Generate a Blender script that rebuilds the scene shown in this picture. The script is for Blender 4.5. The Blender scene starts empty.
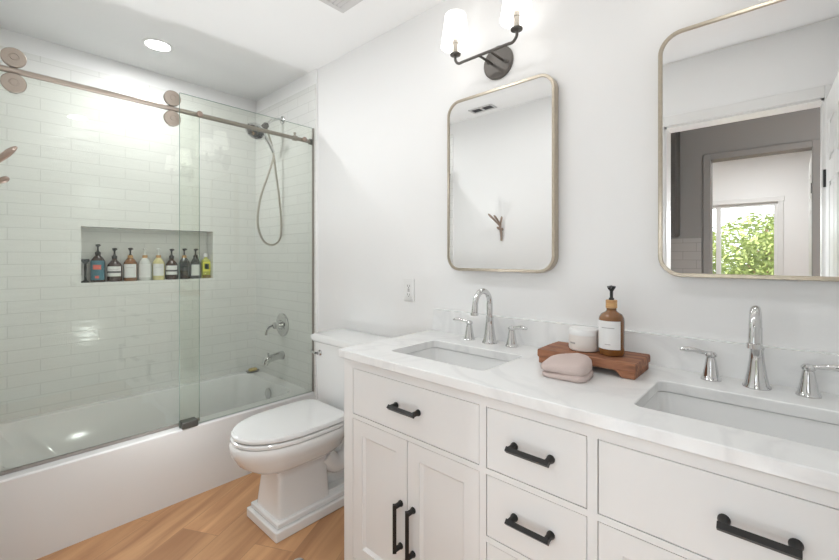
import bpy, bmesh, math, random
from mathutils import Vector, Matrix
PI = math.pi
SC = bpy.context.scene
COL = SC.collection

# ------------------------------------------------------------------ camera
A, FPX, V0, HC = .8335, 407.69, 256.4, 1.2315
cam_d = bpy.data.cameras.new('camera')
cam = bpy.data.objects.new('camera', cam_d); COL.objects.link(cam)
cam_d.sensor_width = 36; cam_d.lens = 36*FPX/839
cam_d.shift_y = -(280-V0)/839
cam_d.clip_start = .01
cam.location = (0, 0, HC)
cam.rotation_euler = (PI/2, 0, PI/2-A)          # looks along (-cos A, sin A)
SC.camera = cam
# ------------------------------------------------------------------ world, sun, exposure
w = bpy.data.worlds.new('world'); SC.world = w; w.use_nodes = True
bg = w.node_tree.nodes['Background']
bg.inputs[0].default_value = (.93, .96, 1, 1); bg.inputs[1].default_value = 3.0
sun_d = bpy.data.lights.new('sun', 'SUN'); sun_d.energy = 9; sun_d.angle = .02; sun_d.color = (1, .95, .85)
sun = bpy.data.objects.new('sun', sun_d); COL.objects.link(sun)
sun.rotation_euler = (math.radians(-48), math.radians(12), 0)
vs = SC.view_settings
vs.view_transform = 'Standard'; vs.look = 'None'; vs.gamma = 1; vs.use_curve_mapping = False
vs.exposure = 0.12
CAN_W, SHADE_E, DOOR_W = 3.0, 1.2, 1.5
WARM = (.97, .99, 1)
def disc_lamp(loc, power, size=.13, color=WARM):
    d = bpy.data.lights.new('lamp', 'AREA'); d.shape = 'DISK'; d.size = size; d.energy = power; d.color = color
    o = bpy.data.objects.new('lamp', d); COL.objects.link(o); o.location = loc
    return o
CANS = [(-2.674, .72), (-1.35, .70), (-.95, .62), (-.10, .62)]
for (cx, cy), cp in zip(CANS, (1.8, .8, .35, .35)): disc_lamp((cx, cy, 2.425), CAN_W*cp)
for cx, cy, p in [(-.3, -2.45, 18)]: disc_lamp((cx, cy, 2.425), p)  # added unseen lamp that brightens the far room, no fixture
disc_lamp((.45, -.7, 2.425), 1.4)  # added lamp without a fixture, lifts the dark hall
# added unseen fill lamps in a grid across the doorway, brightening the room
for fx in (-.54, -.30, -.05):
    for fz in (.45, .90, 1.40):
        d = bpy.data.lights.new('doorway_fill', 'POINT'); d.energy = DOOR_W*(1.25 if fx < -.5 else .85); d.shadow_soft_size = 0; d.color = (.885, .95, 1)
        o = bpy.data.objects.new('doorway_fill', d); COL.objects.link(o); o.location = (fx, -.02, fz)
# added unseen spots aimed up, filling the room by bounce off the ceiling
for fx, fy, fz, fp in ((-1.05, .50, .80, 4), (-2.05, .66, .65, 22)):
    d = bpy.data.lights.new('ceiling_fill', 'SPOT'); d.energy = fp; d.shadow_soft_size = .10; d.color = (.95, .98, 1)
    d.spot_size = math.radians(116); d.spot_blend = .9
    o = bpy.data.objects.new('ceiling_fill', d); COL.objects.link(o); o.location = (fx, fy, fz); o.rotation_euler = (PI, 0, 0)
for fx, fy, fz, fp in ((-1.95, .66, 1.72, 1.6), (-2.05, .62, .62, 2.6), (-1.30, .65, 1.20, .8)):  # added unseen point fills for the tub, tile and mid room
    d = bpy.data.lights.new('room_fill', 'POINT'); d.energy = fp; d.shadow_soft_size = 0; d.color = (.95, .98, 1)
    o = bpy.data.objects.new('room_fill', d); COL.objects.link(o); o.location = (fx, fy, fz)

# ------------------------------------------------------------------ materials
def nodes(name):
    m = bpy.data.materials.new(name); m.use_nodes = True
    nt = m.node_tree; return m, nt, nt.nodes['Principled BSDF']
def srgb(r, g, b):
    f = lambda c: ((c/255+.055)/1.055)**2.4 if c > 10 else c/255/12.92
    return (f(r), f(g), f(b), 1)
def plain(name, col, rough=.5, metal=0, bump=0, bscale=60, coat=0, emis=0, spec=None, vary=0):
    m, nt, b = nodes(name)
    b.inputs['Base Color'].default_value = col; b.inputs['Roughness'].default_value = rough
    b.inputs['Metallic'].default_value = metal; b.inputs['Coat Weight'].default_value = coat
    if spec is not None: b.inputs['Specular IOR Level'].default_value = spec
    tc = nt.nodes.new('ShaderNodeTexCoord'); n = nt.nodes.new('ShaderNodeTexNoise')
    n.inputs['Scale'].default_value = bscale; n.inputs['Detail'].default_value = 3
    nt.links.new(tc.outputs['Object'], n.inputs['Vector'])
    if vary:
        mx = nt.nodes.new('ShaderNodeMix'); mx.data_type = 'RGBA'
        mx.inputs[6].default_value = col; mx.inputs[7].default_value = tuple(c*(1-vary) for c in col[:3])+(1,)
        nt.links.new(n.outputs[0], mx.inputs[0]); nt.links.new(mx.outputs[2], b.inputs['Base Color'])
    if bump:
        bp = nt.nodes.new('ShaderNodeBump'); bp.inputs['Strength'].default_value = bump; bp.inputs['Distance'].default_value = .002
        nt.links.new(n.outputs[0], bp.inputs['Height']); nt.links.new(bp.outputs[0], b.inputs['Normal'])
    if emis:
        b.inputs['Emission Color'].default_value = (1, .985, .965, 1); b.inputs['Emission Strength'].default_value = emis
    return m
def tile_mat(name, axes, col=(.84, .84, .815, 1), grout=(.72, .72, .69, 1), rough=.18, wd=.26, ht=.066):
    m, nt, b = nodes(name); L = nt.links.new
    tc = nt.nodes.new('ShaderNodeTexCoord'); s = nt.nodes.new('ShaderNodeSeparateXYZ'); c = nt.nodes.new('ShaderNodeCombineXYZ')
    L(tc.outputs['Object'], s.inputs[0]); L(s.outputs[axes[0]], c.inputs[0]); L(s.outputs[axes[1]], c.inputs[1])
    br = nt.nodes.new('ShaderNodeTexBrick')
    br.inputs['Color1'].default_value = col; br.inputs['Color2'].default_value = tuple(x*.98 for x in col[:3])+(1,)
    br.inputs['Mortar'].default_value = grout; br.inputs['Scale'].default_value = 1
    br.inputs['Mortar Size'].default_value = .0022; br.inputs['Mortar Smooth'].default_value = .3
    br.inputs['Brick Width'].default_value = wd; br.inputs['Row Height'].default_value = ht
    L(c.outputs[0], br.inputs['Vector']); L(br.outputs['Color'], b.inputs['Base Color'])
    mp = nt.nodes.new('ShaderNodeMapping'); mp.inputs['Scale'].default_value = (1, 3.2, 1); L(c.outputs[0], mp.inputs[0])
    n = nt.nodes.new('ShaderNodeTexNoise'); n.inputs['Scale'].default_value = 7; n.inputs['Detail'].default_value = 2
    L(mp.outputs[0], n.inputs['Vector'])
    mm = nt.nodes.new('ShaderNodeMath'); mm.operation = 'MULTIPLY_ADD'; mm.inputs[1].default_value = -.35
    L(br.outputs['Fac'], mm.inputs[0]); L(n.outputs[0], mm.inputs[2])
    bp = nt.nodes.new('ShaderNodeBump'); bp.inputs['Strength'].default_value = .35; bp.inputs['Distance'].default_value = .004
    L(mm.outputs[0], bp.inputs['Height']); L(bp.outputs[0], b.inputs['Normal'])
    b.inputs['Roughness'].default_value = rough
    return m
def glass_mat(name, tint, ior=1.45):
    m, nt, b = nodes(name); L = nt.links.new; nt.nodes.remove(b)
    out = nt.nodes['Material Output']; t = nt.nodes.new('ShaderNodeBsdfTransparent'); g = nt.nodes.new('ShaderNodeBsdfGlossy')
    t.inputs[0].default_value = tint; g.inputs['Roughness'].default_value = 0; g.inputs[0].default_value = (1, 1, 1, 1)
    f = nt.nodes.new('ShaderNodeFresnel'); f.inputs[0].default_value = ior
    mx = nt.nodes.new('ShaderNodeMixShader'); L(f.outputs[0], mx.inputs[0]); L(t.outputs[0], mx.inputs[1]); L(g.outputs[0], mx.inputs[2])
    L(mx.outputs[0], out.inputs[0]); return m
def wood_mat(name, c1, c2, ang=0, wd=.16, ln=1.3, planks=True, rough=.42, grain=1.0, gs=(1.2, 22, 1.2)):
    m, nt, b = nodes(name); L = nt.links.new
    tc = nt.nodes.new('ShaderNodeTexCoord'); mp = nt.nodes.new('ShaderNodeMapping'); mp.inputs['Rotation'].default_value = (0, 0, -ang)
    L(tc.outputs['Object'], mp.inputs[0])
    br = nt.nodes.new('ShaderNodeTexBrick'); br.inputs['Scale'].default_value = 1
    br.inputs['Brick Width'].default_value = ln; br.inputs['Row Height'].default_value = wd
    br.inputs['Mortar Size'].default_value = .0012; br.offset = .37
    br.inputs['Color1'].default_value = (.0, .0, .0, 1); br.inputs['Color2'].default_value = (1, 1, 1, 1); br.inputs['Mortar'].default_value = (.4, .4, .4, 1)
    L(mp.outputs[0], br.inputs['Vector'])
    st = nt.nodes.new('ShaderNodeMapping'); st.inputs['Scale'].default_value = gs; L(mp.outputs[0], st.inputs[0])
    ad = nt.nodes.new('ShaderNodeVectorMath'); ad.operation = 'MULTIPLY_ADD'; ad.inputs[1].default_value = (7, 5, 3)
    L(br.outputs['Color'], ad.inputs[0]); L(st.outputs[0], ad.inputs[2])
    n = nt.nodes.new('ShaderNodeTexNoise'); n.inputs['Scale'].default_value = 1.0; n.inputs['Detail'].default_value = 6; n.inputs['Distortion'].default_value = .7
    L(ad.outputs[0] if planks else st.outputs[0], n.inputs['Vector'])
    mx = nt.nodes.new('ShaderNodeMix'); mx.data_type = 'RGBA'; mx.inputs[6].default_value = c1; mx.inputs[7].default_value = c2
    r = nt.nodes.new('ShaderNodeMapRange'); r.inputs[1].default_value = .3; r.inputs[2].default_value = .7
    L(n.outputs[0], r.inputs[0]); L(r.outputs[0], mx.inputs[0])
    m2 = nt.nodes.new('ShaderNodeMix'); m2.data_type = 'RGBA'; m2.blend_type = 'MULTIPLY'; m2.inputs[0].default_value = .9 if planks else 0
    r2 = nt.nodes.new('ShaderNodeMapRange'); r2.inputs[3].default_value = .84; r2.inputs[4].default_value = 1.08
    L(br.outputs['Color'], r2.inputs[0]); L(mx.outputs[2], m2.inputs[6]); L(r2.outputs[0], m2.inputs[7])
    m3 = nt.nodes.new('ShaderNodeMix'); m3.data_type = 'RGBA'; m3.inputs[7].default_value = tuple(x*.45 for x in c1[:3])+(1,)
    mf = nt.nodes.new('ShaderNodeMath'); mf.operation = 'MULTIPLY'; mf.inputs[1].default_value = .7 if planks else 0
    L(br.outputs['Fac'], mf.inputs[0]); L(mf.outputs[0], m3.inputs[0]); L(m2.outputs[2], m3.inputs[6])
    L(m3.outputs[2], b.inputs['Base Color']); b.inputs['Roughness'].default_value = rough
    bp = nt.nodes.new('ShaderNodeBump'); bp.inputs['Strength'].default_value = .15; bp.inputs['Distance'].default_value = .002
    L(n.outputs[0], bp.inputs['Height']); L(bp.outputs[0], b.inputs['Normal'])
    return m
def marble_mat(name):
    m, nt, b = nodes(name); L = nt.links.new
    tc = nt.nodes.new('ShaderNodeTexCoord'); n = nt.nodes.new('ShaderNodeTexNoise'); n.inputs['Scale'].default_value = 2.3
    n.inputs['Detail'].default_value = 8; n.inputs['Distortion'].default_value = 1.6
    L(tc.outputs['Object'], n.inputs['Vector'])
    cr = nt.nodes.new('ShaderNodeValToRGB'); e = cr.color_ramp.elements
    e[0].position = .44; e[0].color = (.86, .86, .85, 1); e[1].position = .56; e[1].color = (.86, .86, .85, 1)
    x = cr.color_ramp.elements.new(.5); x.color = (.79, .79, .785, 1)
    L(n.outputs[0], cr.inputs[0]); L(cr.outputs[0], b.inputs['Base Color']); b.inputs['Roughness'].default_value = .22
    return m

M = dict(
    paint=plain('wall_paint', (.88, .876, .868, 1), .6, bump=.08, bscale=180),
    ceil=plain('ceiling_paint', (.90, .897, .89, 1), .8, bump=.05, bscale=150),
    trim=plain('trim_paint', (.80, .795, .78, 1), .35, bump=.02),
    hall=plain('hall_shade_grey', (.27, .262, .25, 1), .6, bump=.05),  # dimness of the unlit hall put into the wall colour
    tileL=tile_mat('white_tile_long_wall', (1, 2)), tileE=tile_mat('white_tile_end_wall', (0, 2)),
    tileH=tile_mat('hall_backsplash_tile', (0, 2), (.38, .37, .35, 1), (.28, .27, .26, 1), .3, .2, .075),
    floor=wood_mat('oak_floor', srgb(218, 169, 123), srgb(170, 122, 84), math.radians(117), .19, 1.5, gs=(1.5, 13, 1.5)),
    tray=wood_mat('dark_rustic_wood', srgb(176, 120, 86), srgb(108, 66, 46), 0, planks=False, gs=(9, 60, 60), rough=.6),
    bamboo=wood_mat('bamboo', srgb(214, 172, 118), srgb(184, 138, 88), 0, planks=False, gs=(20, 20, 160), rough=.5),
    porcelain=plain('porcelain', (.84, .84, .83, 1), .08, bump=.01, coat=.4),
    acrylic=plain('tub_acrylic', (.80, .80, .79, 1), .14, bump=.01),
    cab=plain('cabinet_paint', (.84, .836, .825, 1), .38, bump=.02),
    gap=plain('cabinet_interior', (.10, .098, .09, 1), .8, bump=.02),
    marble=marble_mat('white_quartz'),
    chrome=plain('chrome', (.68, .68, .68, 1), .06, 1, bump=.005, bscale=20),
    nickel=plain('brushed_nickel', (.40, .345, .295, 1), .45, .8, bump=.04, bscale=90),
    brass=plain('antique_silver_gold', (.60, .53, .43, 1), .28, 1, bump=.04, bscale=70, vary=.25),
    mirror=plain('mirror_silver', (.90, .90, .895, 1), .0, 1),
    black=plain('black_metal', (.018, .017, .016, 1), .42, .3, bump=.03),
    pewter=plain('dark_pewter', (.12, .11, .10, 1), .45, .6, bump=.05),
    socket=plain('socket_sleeve', (.26, .24, .21, 1), .35, .4, bump=.03),
    shade=plain('fabric_shade', (.92, .90, .86, 1), .9, bump=.05, bscale=300, emis=SHADE_E),
    lampon=plain('lamp_diffuser', (1, 1, 1, 1), .5, emis=12),
    bulb=plain('light_bulb', (1, 1, 1, 1), .5, emis=1.6),
    vent=plain('vent_white', (.62, .61, .60, 1), .5, bump=.02), ventd=plain('vent_dark', (.05, .05, .05, 1), .8, bump=.02),
    glass=glass_mat('shower_glass', (.965, .979, .955, 1)), gedge=plain('glass_edge_green', (.26, .36, .31, 1), .15, bump=.01),
    wglass=glass_mat('window_glass', (.97, .98, .98, 1)),
    seal=plain('grey_seal', (.33, .30, .27, 1), .4, .3, bump=.02),
    clip=plain('grey_guide_block', (.13, .13, .12, 1), .35, .5, bump=.02),
    amber=plain('amber_glass', (.25, .10, .025, 1), .06, bump=.01, coat=.6, vary=.4, bscale=14),
    dark=plain('dark_brown_glass', (.05, .025, .018, 1), .1, bump=.01, coat=.5),
    char=plain('charcoal_bottle', (.03, .034, .036, 1), .2, bump=.01, coat=.3),
    clear=plain('clear_plastic', (.68, .69, .66, 1), .1, bump=.01, coat=.5),
    yellow=plain('pale_yellow_liquid', (.66, .60, .30, 1), .12, bump=.01, coat=.5),
    lime=plain('lime_liquid', (.50, .52, .09, 1), .15, bump=.01, coat=.4),
    olive=plain('olive_base', (.22, .16, .04, 1), .2, bump=.01),
    white=plain('white_label', (.82, .82, .81, 1), .55, bump=.03), blackp=plain('black_plastic', (.015, .015, .015, 1), .3, bump=.02),
    grey=plain('grey_print', (.42, .41, .40, 1), .6, bump=.02), inkd=plain('dark_print', (.06, .06, .06, 1), .6, bump=.02),
    teal=plain('teal_label', (.07, .20, .25, 1), .5, bump=.02), red=plain('coral_print', (.75, .16, .12, 1), .5, bump=.02),
    green=plain('green_print', (.02, .38, .20, 1), .5, bump=.02), yel=plain('yellow_print', (.75, .75, .08, 1), .5, bump=.02),
    cream=plain('cream_ceramic', (.80, .76, .72, 1), .35, bump=.03),
    cloth=plain('blush_terry', (.66, .54, .50, 1), .95, bump=.9, bscale=420, vary=.12),
    soap=plain('amber_soap', (.55, .42, .16, 1), .35, bump=.03), dish=plain('grey_dish', (.30, .28, .25, 1), .5, bump=.02),
    hose=plain('metal_hose', (.50, .46, .40, 1), .28, .9, bump=.3, bscale=500),
    rose=plain('rose_bronze', (.36, .28, .23, 1), .45, .6, bump=.1, bscale=120),
    leaf=plain('leaf_green', (.46, .54, .20, 1), .6, bump=.05, vary=.5, bscale=2.2), bark=plain('bark', (.25, .17, .11, 1), .9, bump=.5, bscale=30),
    lawn=plain('lawn', (.16, .26, .07, 1), .9, bump=.5, bscale=20, vary=.4), fence=plain('fence_board', (.45, .36, .28, 1), .8, bump=.2, bscale=30),
    dgrey=plain('hall_cabinet_grey', (.10, .098, .09, 1), .5, bump=.02),
)

# ------------------------------------------------------------------ mesh helpers
def obj(name, bm, mat, parent=None, smooth=False, bevel=0, seg=2, angle=35):
    bmesh.ops.recalc_face_normals(bm, faces=bm.faces)
    me = bpy.data.meshes.new(name); bm.to_mesh(me); bm.free()
    for m in (mat if isinstance(mat, (list, tuple)) else [mat]): me.materials.append(M[m] if isinstance(m, str) else m)
    o = bpy.data.objects.new(name, me); COL.objects.link(o)
    if parent: o.parent = parent
    if bevel:
        b = o.modifiers.new('bevel', 'BEVEL'); b.width = bevel; b.segments = seg; b.limit_method = 'ANGLE'; b.angle_limit = math.radians(40)
        smooth = True
    if smooth:
        me.polygons.foreach_set('use_smooth', [True]*len(me.polygons))
        me.set_sharp_from_angle(angle=math.radians(angle))
    return o
def B(): return bmesh.new()
def box(bm, x0, x1, y0, y1, z0, z1, mi=0):
    v = [bm.verts.new((x, y, z)) for x in (x0, x1) for y in (y0, y1) for z in (z0, z1)]
    fs = []
    for f in ((0, 1, 3, 2), (4, 6, 7, 5), (0, 4, 5, 1), (2, 3, 7, 6), (0, 2, 6, 4), (1, 5, 7, 3)):
        q = bm.faces.new([v[i] for i in f]); q.material_index = mi; fs.append(q)
    return fs
def frame_of(t):
    t = Vector(t).normalized(); u = Vector((0, 0, 1)) if abs(t.z) < .9 else Vector((1, 0, 0))
    a = t.cross(u).normalized(); return a, t.cross(a).normalized()
def tube(bm, pts, r, n=12, cap=True, mi=0):
    pts = [Vector(p) for p in pts]; rs = r if isinstance(r, (list, tuple)) else [r]*len(pts); rings = []
    a = None
    for i, p in enumerate(pts):
        t = (pts[min(i+1, len(pts)-1)]-pts[max(i-1, 0)]).normalized()
        if a is None: a, b = frame_of(t)
        else:
            a = (a-t*a.dot(t)).normalized(); b = t.cross(a)
        rings.append([bm.verts.new(p+(a*math.cos(2*PI*k/n)+b*math.sin(2*PI*k/n))*rs[i]) for k in range(n)])
    for i in range(len(rings)-1):
        for k in range(n): bm.faces.new((rings[i][k], rings[i][(k+1) % n], rings[i+1][(k+1) % n], rings[i+1][k])).material_index = mi
    if cap: bm.faces.new(rings[0]).material_index = mi; bm.faces.new(rings[-1]).material_index = mi
def lathe(bm, prof, c=(0, 0, 0), axis='z', n=24, cap=True, mi=0):
    c = Vector(c); rings = []
    ax = {'z': ((1, 0, 0), (0, 1, 0), (0, 0, 1)), 'y': ((1, 0, 0), (0, 0, 1), (0, -1, 0)), 'x': ((0, 1, 0), (0, 0, 1), (1, 0, 0))}
    if isinstance(axis, str): e1, e2, e3 = [Vector(q) for q in ax[axis]]
    else:
        e3 = Vector(axis).normalized(); e1, e2 = frame_of(e3)
    for r, h in prof: rings.append([bm.verts.new(c+e3*h+(e1*math.cos(2*PI*k/n)+e2*math.sin(2*PI*k/n))*max(r, 1e-4)) for k in range(n)])
    for i in range(len(rings)-1):
        for k in range(n): bm.faces.new((rings[i][k], rings[i][(k+1) % n], rings[i+1][(k+1) % n], rings[i+1][k])).material_index = mi
    if cap: bm.faces.new(rings[0]).material_index = mi; bm.faces.new(rings[-1]).material_index = mi
def loft(bm, rings, cap0=True, cap1=True, closed=False, mi=0):
    vr = [[bm.verts.new(p) for p in r] for r in rings]; n = len(vr[0])
    rng = range(len(vr)) if closed else range(len(vr)-1)
    for i in rng:
        j = (i+1) % len(vr)
        for k in range(n): bm.faces.new((vr[i][k], vr[i][(k+1) % n], vr[j][(k+1) % n], vr[j][k])).material_index = mi
    if cap0 and not closed: bm.faces.new(vr[0]).material_index = mi
    if cap1 and not closed: bm.faces.new(vr[-1]).material_index = mi
def rrect(x0, x1, y0, y1, r, n=6):
    out = []
    for cx, cy, a0 in ((x1-r, y1-r, 0), (x0+r, y1-r, PI/2), (x0+r, y0+r, PI), (x1-r, y0+r, 1.5*PI)):
        for k in range(n+1):
            a = a0+PI/2*k/n; out.append((cx+r*math.cos(a), cy+r*math.sin(a)))
    return out
def slab(bm, outer, holes, z0, z1, to=lambda x, y, z: (x, y, z), mi=0):
    """flat slab with holes: outline in (x, y), thickness z0..z1, mapped by `to`"""
    edges = []; loops = []
    for lp in [outer]+holes:
        v = [bm.verts.new(to(p[0], p[1], z1)) for p in lp]; loops.append(v)
        edges += [bm.edges.new((v[i], v[(i+1) % len(v)])) for i in range(len(v))]
    top = [g for g in bmesh.ops.triangle_fill(bm, use_beauty=True, use_dissolve=False, edges=edges)['geom'] if isinstance(g, bmesh.types.BMFace)]
    mp = {}
    for lp, v in zip([outer]+holes, loops):
        for p, q in zip(lp, v): mp[q] = bm.verts.new(to(p[0], p[1], z0))
    for f in top:
        f.material_index = mi; bm.faces.new([mp[q] for q in reversed(f.verts)]).material_index = mi
    for v in loops:
        for i in range(len(v)):
            a, b = v[i], v[(i+1) % len(v)]; bm.faces.new((a, b, mp[b], mp[a])).material_index = mi
def rect(x0, x1, y0, y1): return [(x0, y0), (x1, y0), (x1, y1), (x0, y1)]
XZ = lambda x, y, z: (x, z, y)       # outline in x,z; thickness along y
YZ = lambda x, y, z: (z, x, y)       # outline in y,z; thickness along x
def smooth_path(pts, n=6, closed=False):
    P = [Vector(p) for p in pts]; out = []; N = len(P)
    for i in range(N if closed else N-1):
        g = lambda j: P[j % N] if closed else P[max(0, min(N-1, j))]
        p0, p1, p2, p3 = g(i-1), g(i), g(i+1), g(i+2)
        for k in range(n):
            t = k/n; out.append(.5*((2*p1)+(p2-p0)*t+(2*p0-5*p1+4*p2-p3)*t*t+(3*p1-p0-3*p2+p3)*t**3))
    if not closed: out.append(P[-1])
    return out
def tag(o, label, cat, group=None, kind=None):
    o['label'] = label; o['category'] = cat
    if group: o['group'] = group
    if kind: o['kind'] = kind
    return o
def thing(name, label, cat, loc=(0, 0, 0), rz=0, group=None):
    o = bpy.data.objects.new(name, None); COL.objects.link(o); o.location = loc; o.rotation_euler = (0, 0, rz); o.empty_display_size = .05
    return tag(o, label, cat, group)
def struct(name, bm, mat, **k):
    o = obj(name, bm, mat, **k); o['kind'] = 'structure'; return o
def dup(o, parent=None, loc=None):
    c = o.copy(); COL.objects.link(c)
    c.parent = parent
    if loc is not None: c.location = loc
    for ch in list(o.children): dup(ch, c)
    return c

Y0 = 1.5076; XW = -3.08; XR = .32; CE = 2.44
NY0, NY1, NZ0, NZ1 = .436, 1.176, 1.075, 1.409
DX0, DX1, DH = -.585, .133, 2.045
TT = 2.343
# ------------------------------------------------------------------ setting
b = B(); box(b, -3.3, 1.1, -3.62, 1.62, -.08, 0); struct('floor', b, 'floor')
b = B(); box(b, -3.3, 1.1, -3.62, 1.62, CE, CE+.08); struct('ceiling', b, 'ceil')
b = B(); box(b, -3.08, XR+.1, Y0, 1.62, 0, CE); box(b, XW, -2.254, Y0-.010, Y0, 0, CE)
struct('wall_back', b, 'paint')
b = B(); box(b, XW, -2.26, Y0-.016, Y0-.010, 0, TT); struct('wall_back_tile', b, 'tileE')
b = B(); box(b, -3.3, -3.19, -.12, 1.62, 0, CE, 1); box(b, -3.19, XW-.004, -.12, 1.62, TT, CE, 0)
struct('wall_left', b, ['paint', 'tileL'])
b = B(); slab(b, rect(-.12, 1.62, 0, TT), [rect(NY0, NY1, NZ0, NZ1)], -3.19, XW, YZ); struct('wall_left_tile', b, 'tileL')
b = B(); slab(b, rect(-3.08, XR+.1, 0, CE), [rect(DX0, DX1, 0.0005, DH)], -.12, 0, XZ); struct('wall_front', b, 'paint')
b = B(); box(b, XW, -2.26, 0, .008, 0, TT); struct('wall_front_tile', b, 'tileE')
b = B(); box(b, XR, XR+.1, 0, Y0, 0, CE); struct('wall_right', b, 'paint')
def casing(name, x0, x1, h, y0, y1, wd, mat):
    b = B(); box(b, x0-wd, x0, y0, y1, 0, h+wd); box(b, x1, x1+wd, y0, y1, 0, h+wd); box(b, x0, x1, y0, y1, h, h+wd)
    return struct(name, b, mat, bevel=.003)
casing('trim_1', DX0, DX1, DH, 0, .012, .062, 'trim')
casing('trim_2', DX0, DX1, DH, -.132, -.12, .062, 'trim')
b = B(); box(b, DX0-.002, DX0+.012, -.12, 0, 0, DH); box(b, DX1-.012, DX1+.002, -.12, 0, 0, DH); box(b, DX0, DX1, -.12, 0, DH-.012, DH+.002)
struct('trim_3', b, 'trim')
b = B(); box(b, -2.25, DX0-.062, 0, .012, 0, .10); struct('baseboard_front', b, 'trim', bevel=.003)
b = B(); box(b, -2.25, -1.25, Y0-.012, Y0, 0, .10); struct('baseboard_back', b, 'trim', bevel=.003)
# hall behind the camera, seen in the mirror, with a second doorway and a bright room beyond
b = B(); slab(b, rect(-1.4, 1.0, 0, CE), [rect(-.50, .125, .0005, 2.05)], -1.42, -1.30, XZ); struct('wall_hall', b, ['hall'])
b = B(); box(b, -1.39, -.565, -1.30, -1.292, .9, 1.39); struct('wall_hall_tile', b, 'tileH')
b = B(); box(b, -1.5, -1.4, -3.62, -.12, 0, CE); struct('wall_hall_left', b, 'paint')
b = B(); box(b, 1.0, 1.1, -3.62, -.12, 0, CE); struct('wall_hall_right', b, 'paint')
b = B(); box(b, -1.4, 1.0, -1.425, -1.42, 2.05, CE); box(b, -1.4, -.5, -1.425, -1.42, 0, 2.05); box(b, .125, 1.0, -1.425, -1.42, 0, 2.05); struct('wall_room_side', b, 'paint')
casing('trim_4', -.50, .125, 2.05, -1.30, -1.285, .05, 'hall')
WX0, WX1, WZ0, WZ1 = -1.25, -.105, .85, 1.885
b = B(); slab(b, rect(-1.4, 1.0, 0, CE), [rect(WX0, WX1, WZ0, WZ1)], -3.62, -3.50, XZ); struct('wall_window', b, 'paint')
b = B()
slab(b, rect(WX0, WX1, WZ0, WZ1), [rect(WX0+.035, -.705, WZ0+.035, WZ1-.035), rect(-.655, WX1-.035, WZ0+.035, WZ1-.035)], -3.58, -3.53, XZ)
wf = struct('window_1', b, 'trim', bevel=.004)
b = B(); box(b, WX0-.06, WX1+.06, -3.50, -3.485, WZ1, WZ1+.06); box(b, WX0-.06, WX0, -3.50, -3.485, WZ0, WZ1); box(b, WX1, WX1+.05, -3.50, -3.485, WZ0, WZ1)
box(b, WX0-.07, WX1+.07, -3.50, -3.46, WZ0-.03, WZ0)
struct('trim_5', b, 'trim', bevel=.003)
for xa, xb in ((WX0+.03, -.70), (-.66, WX1-.03)):
    b = B(); box(b, xa, xb, -3.557, -3.553, WZ0+.03, WZ1-.03); obj('window_pane', b, 'wglass', wf)
# doors
def door_leaf(name, L, mat='trim'):
    """leaf along +y from the hinge, thickness along +x, six raised panels on both faces"""
    b = B(); box(b, .008, .030, 0, L, .01, 2.03)
    st = .10; mid = L/2
    zs = [.01, .24, .80, .94, 1.60, 1.70, 1.90, 2.03]
    for xa, xb in ((0, .008), (.030, .038)):
        box(b, xa, xb, 0, st, .01, 2.03); box(b, xa, xb, L-st, L, .01, 2.03); box(b, xa, xb, mid-.045, mid+.045, .01, 2.03)
        for za, zb in ((.01, .24), (.80, .94), (1.60, 1.70), (1.90, 2.03)):
            box(b, xa, xb, st, mid-.045, za, zb); box(b, xa, xb, mid+.045, L-st, za, zb)
        for ya, yb in ((st+.025, mid-.07), (mid+.07, L-st-.025)):
            for za, zb in ((.265, .775), (.965, 1.575), (1.725, 1.875)):
                box(b, xa+.001, xb-.001, ya, yb, za, zb)
    o = struct(name, b, mat, bevel=.003); return o
d1 = door_leaf('door_1', .665); d1.location = (DX1+.004, .014, 0); d1.rotation_euler = (0, 0, math.radians(-2.5))
for z in (.25, .95, 1.63):
    b = B(); tube(b, [(-.005, -.004, z-.045), (-.005, -.004, z+.045)], .006, 10); box(b, -.003, .02, -.002, .0, z-.045, z+.045); obj('hinge', b, 'blackp', d1)
b = B(); lathe(b, [(.026, 0), (.026, .006), (.010, .010), (.010, .035), (.026, .045), (.028, .06), (.018, .072), (.001, .075)], (0, .60, .98), (-1, 0, 0)); obj('door_handle', b, 'chrome', d1, smooth=True)
d2 = door_leaf('door_2', .60); d2.location = (.125, -1.435-.60, 0)
b = B(); box(b, -.004, .02, .60, .606, 1.72, 1.80); obj('hinge', b, 'blackp', d2)

# ------------------------------------------------------------------ outside
b = B(); box(b, -14, 12, -22, -3.7, -.5, -.42); struct('ground', b, 'lawn')
def tree(x, y, h, r, n, seed, label):
    t = thing('garden_tree', label, 'tree', (x, y, -.42), 0, 'garden trees beyond the far window')
    rd = random.Random(seed); b = B()
    tube(b, smooth_path([(0, 0, 0), (.05, .03, h*.3), (-.04, 0, h*.6), (0, 0, h*.85)], 4), [.09-.005*i for i in range(13)], 8)
    for k in range(5):
        a = k*1.3; tube(b, [(0, 0, h*(.35+.08*k)), (math.cos(a)*r*.6, math.sin(a)*r*.6, h*(.55+.08*k))], [.035, .012], 6)
    obj('trunk', b, 'bark', t, smooth=True)
    b = B()
    for i in range(n):
        while True:
            p = Vector((rd.uniform(-1, 1), rd.uniform(-1, 1), rd.uniform(-1, 1)))
            if p.length < 1: break
        p = Vector((p.x*r, p.y*r, h*.58+p.z*h*.42)); s = rd.uniform(.05, .10)
        a = Vector((rd.gauss(0, 1), rd.gauss(0, 1), rd.gauss(0, .6))).normalized(); c = a.orthogonal().normalized()*s*.35; a = a*s
        bn = a.cross(c).normalized()*s*.15
        v = [b.verts.new(q) for q in (p-a, p+c+bn, p+a, p-c+bn)]; b.faces.new((v[0], v[1], v[3])); b.faces.new((v[1], v[2], v[3]))
    obj('foliage', b, 'leaf', t)
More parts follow.
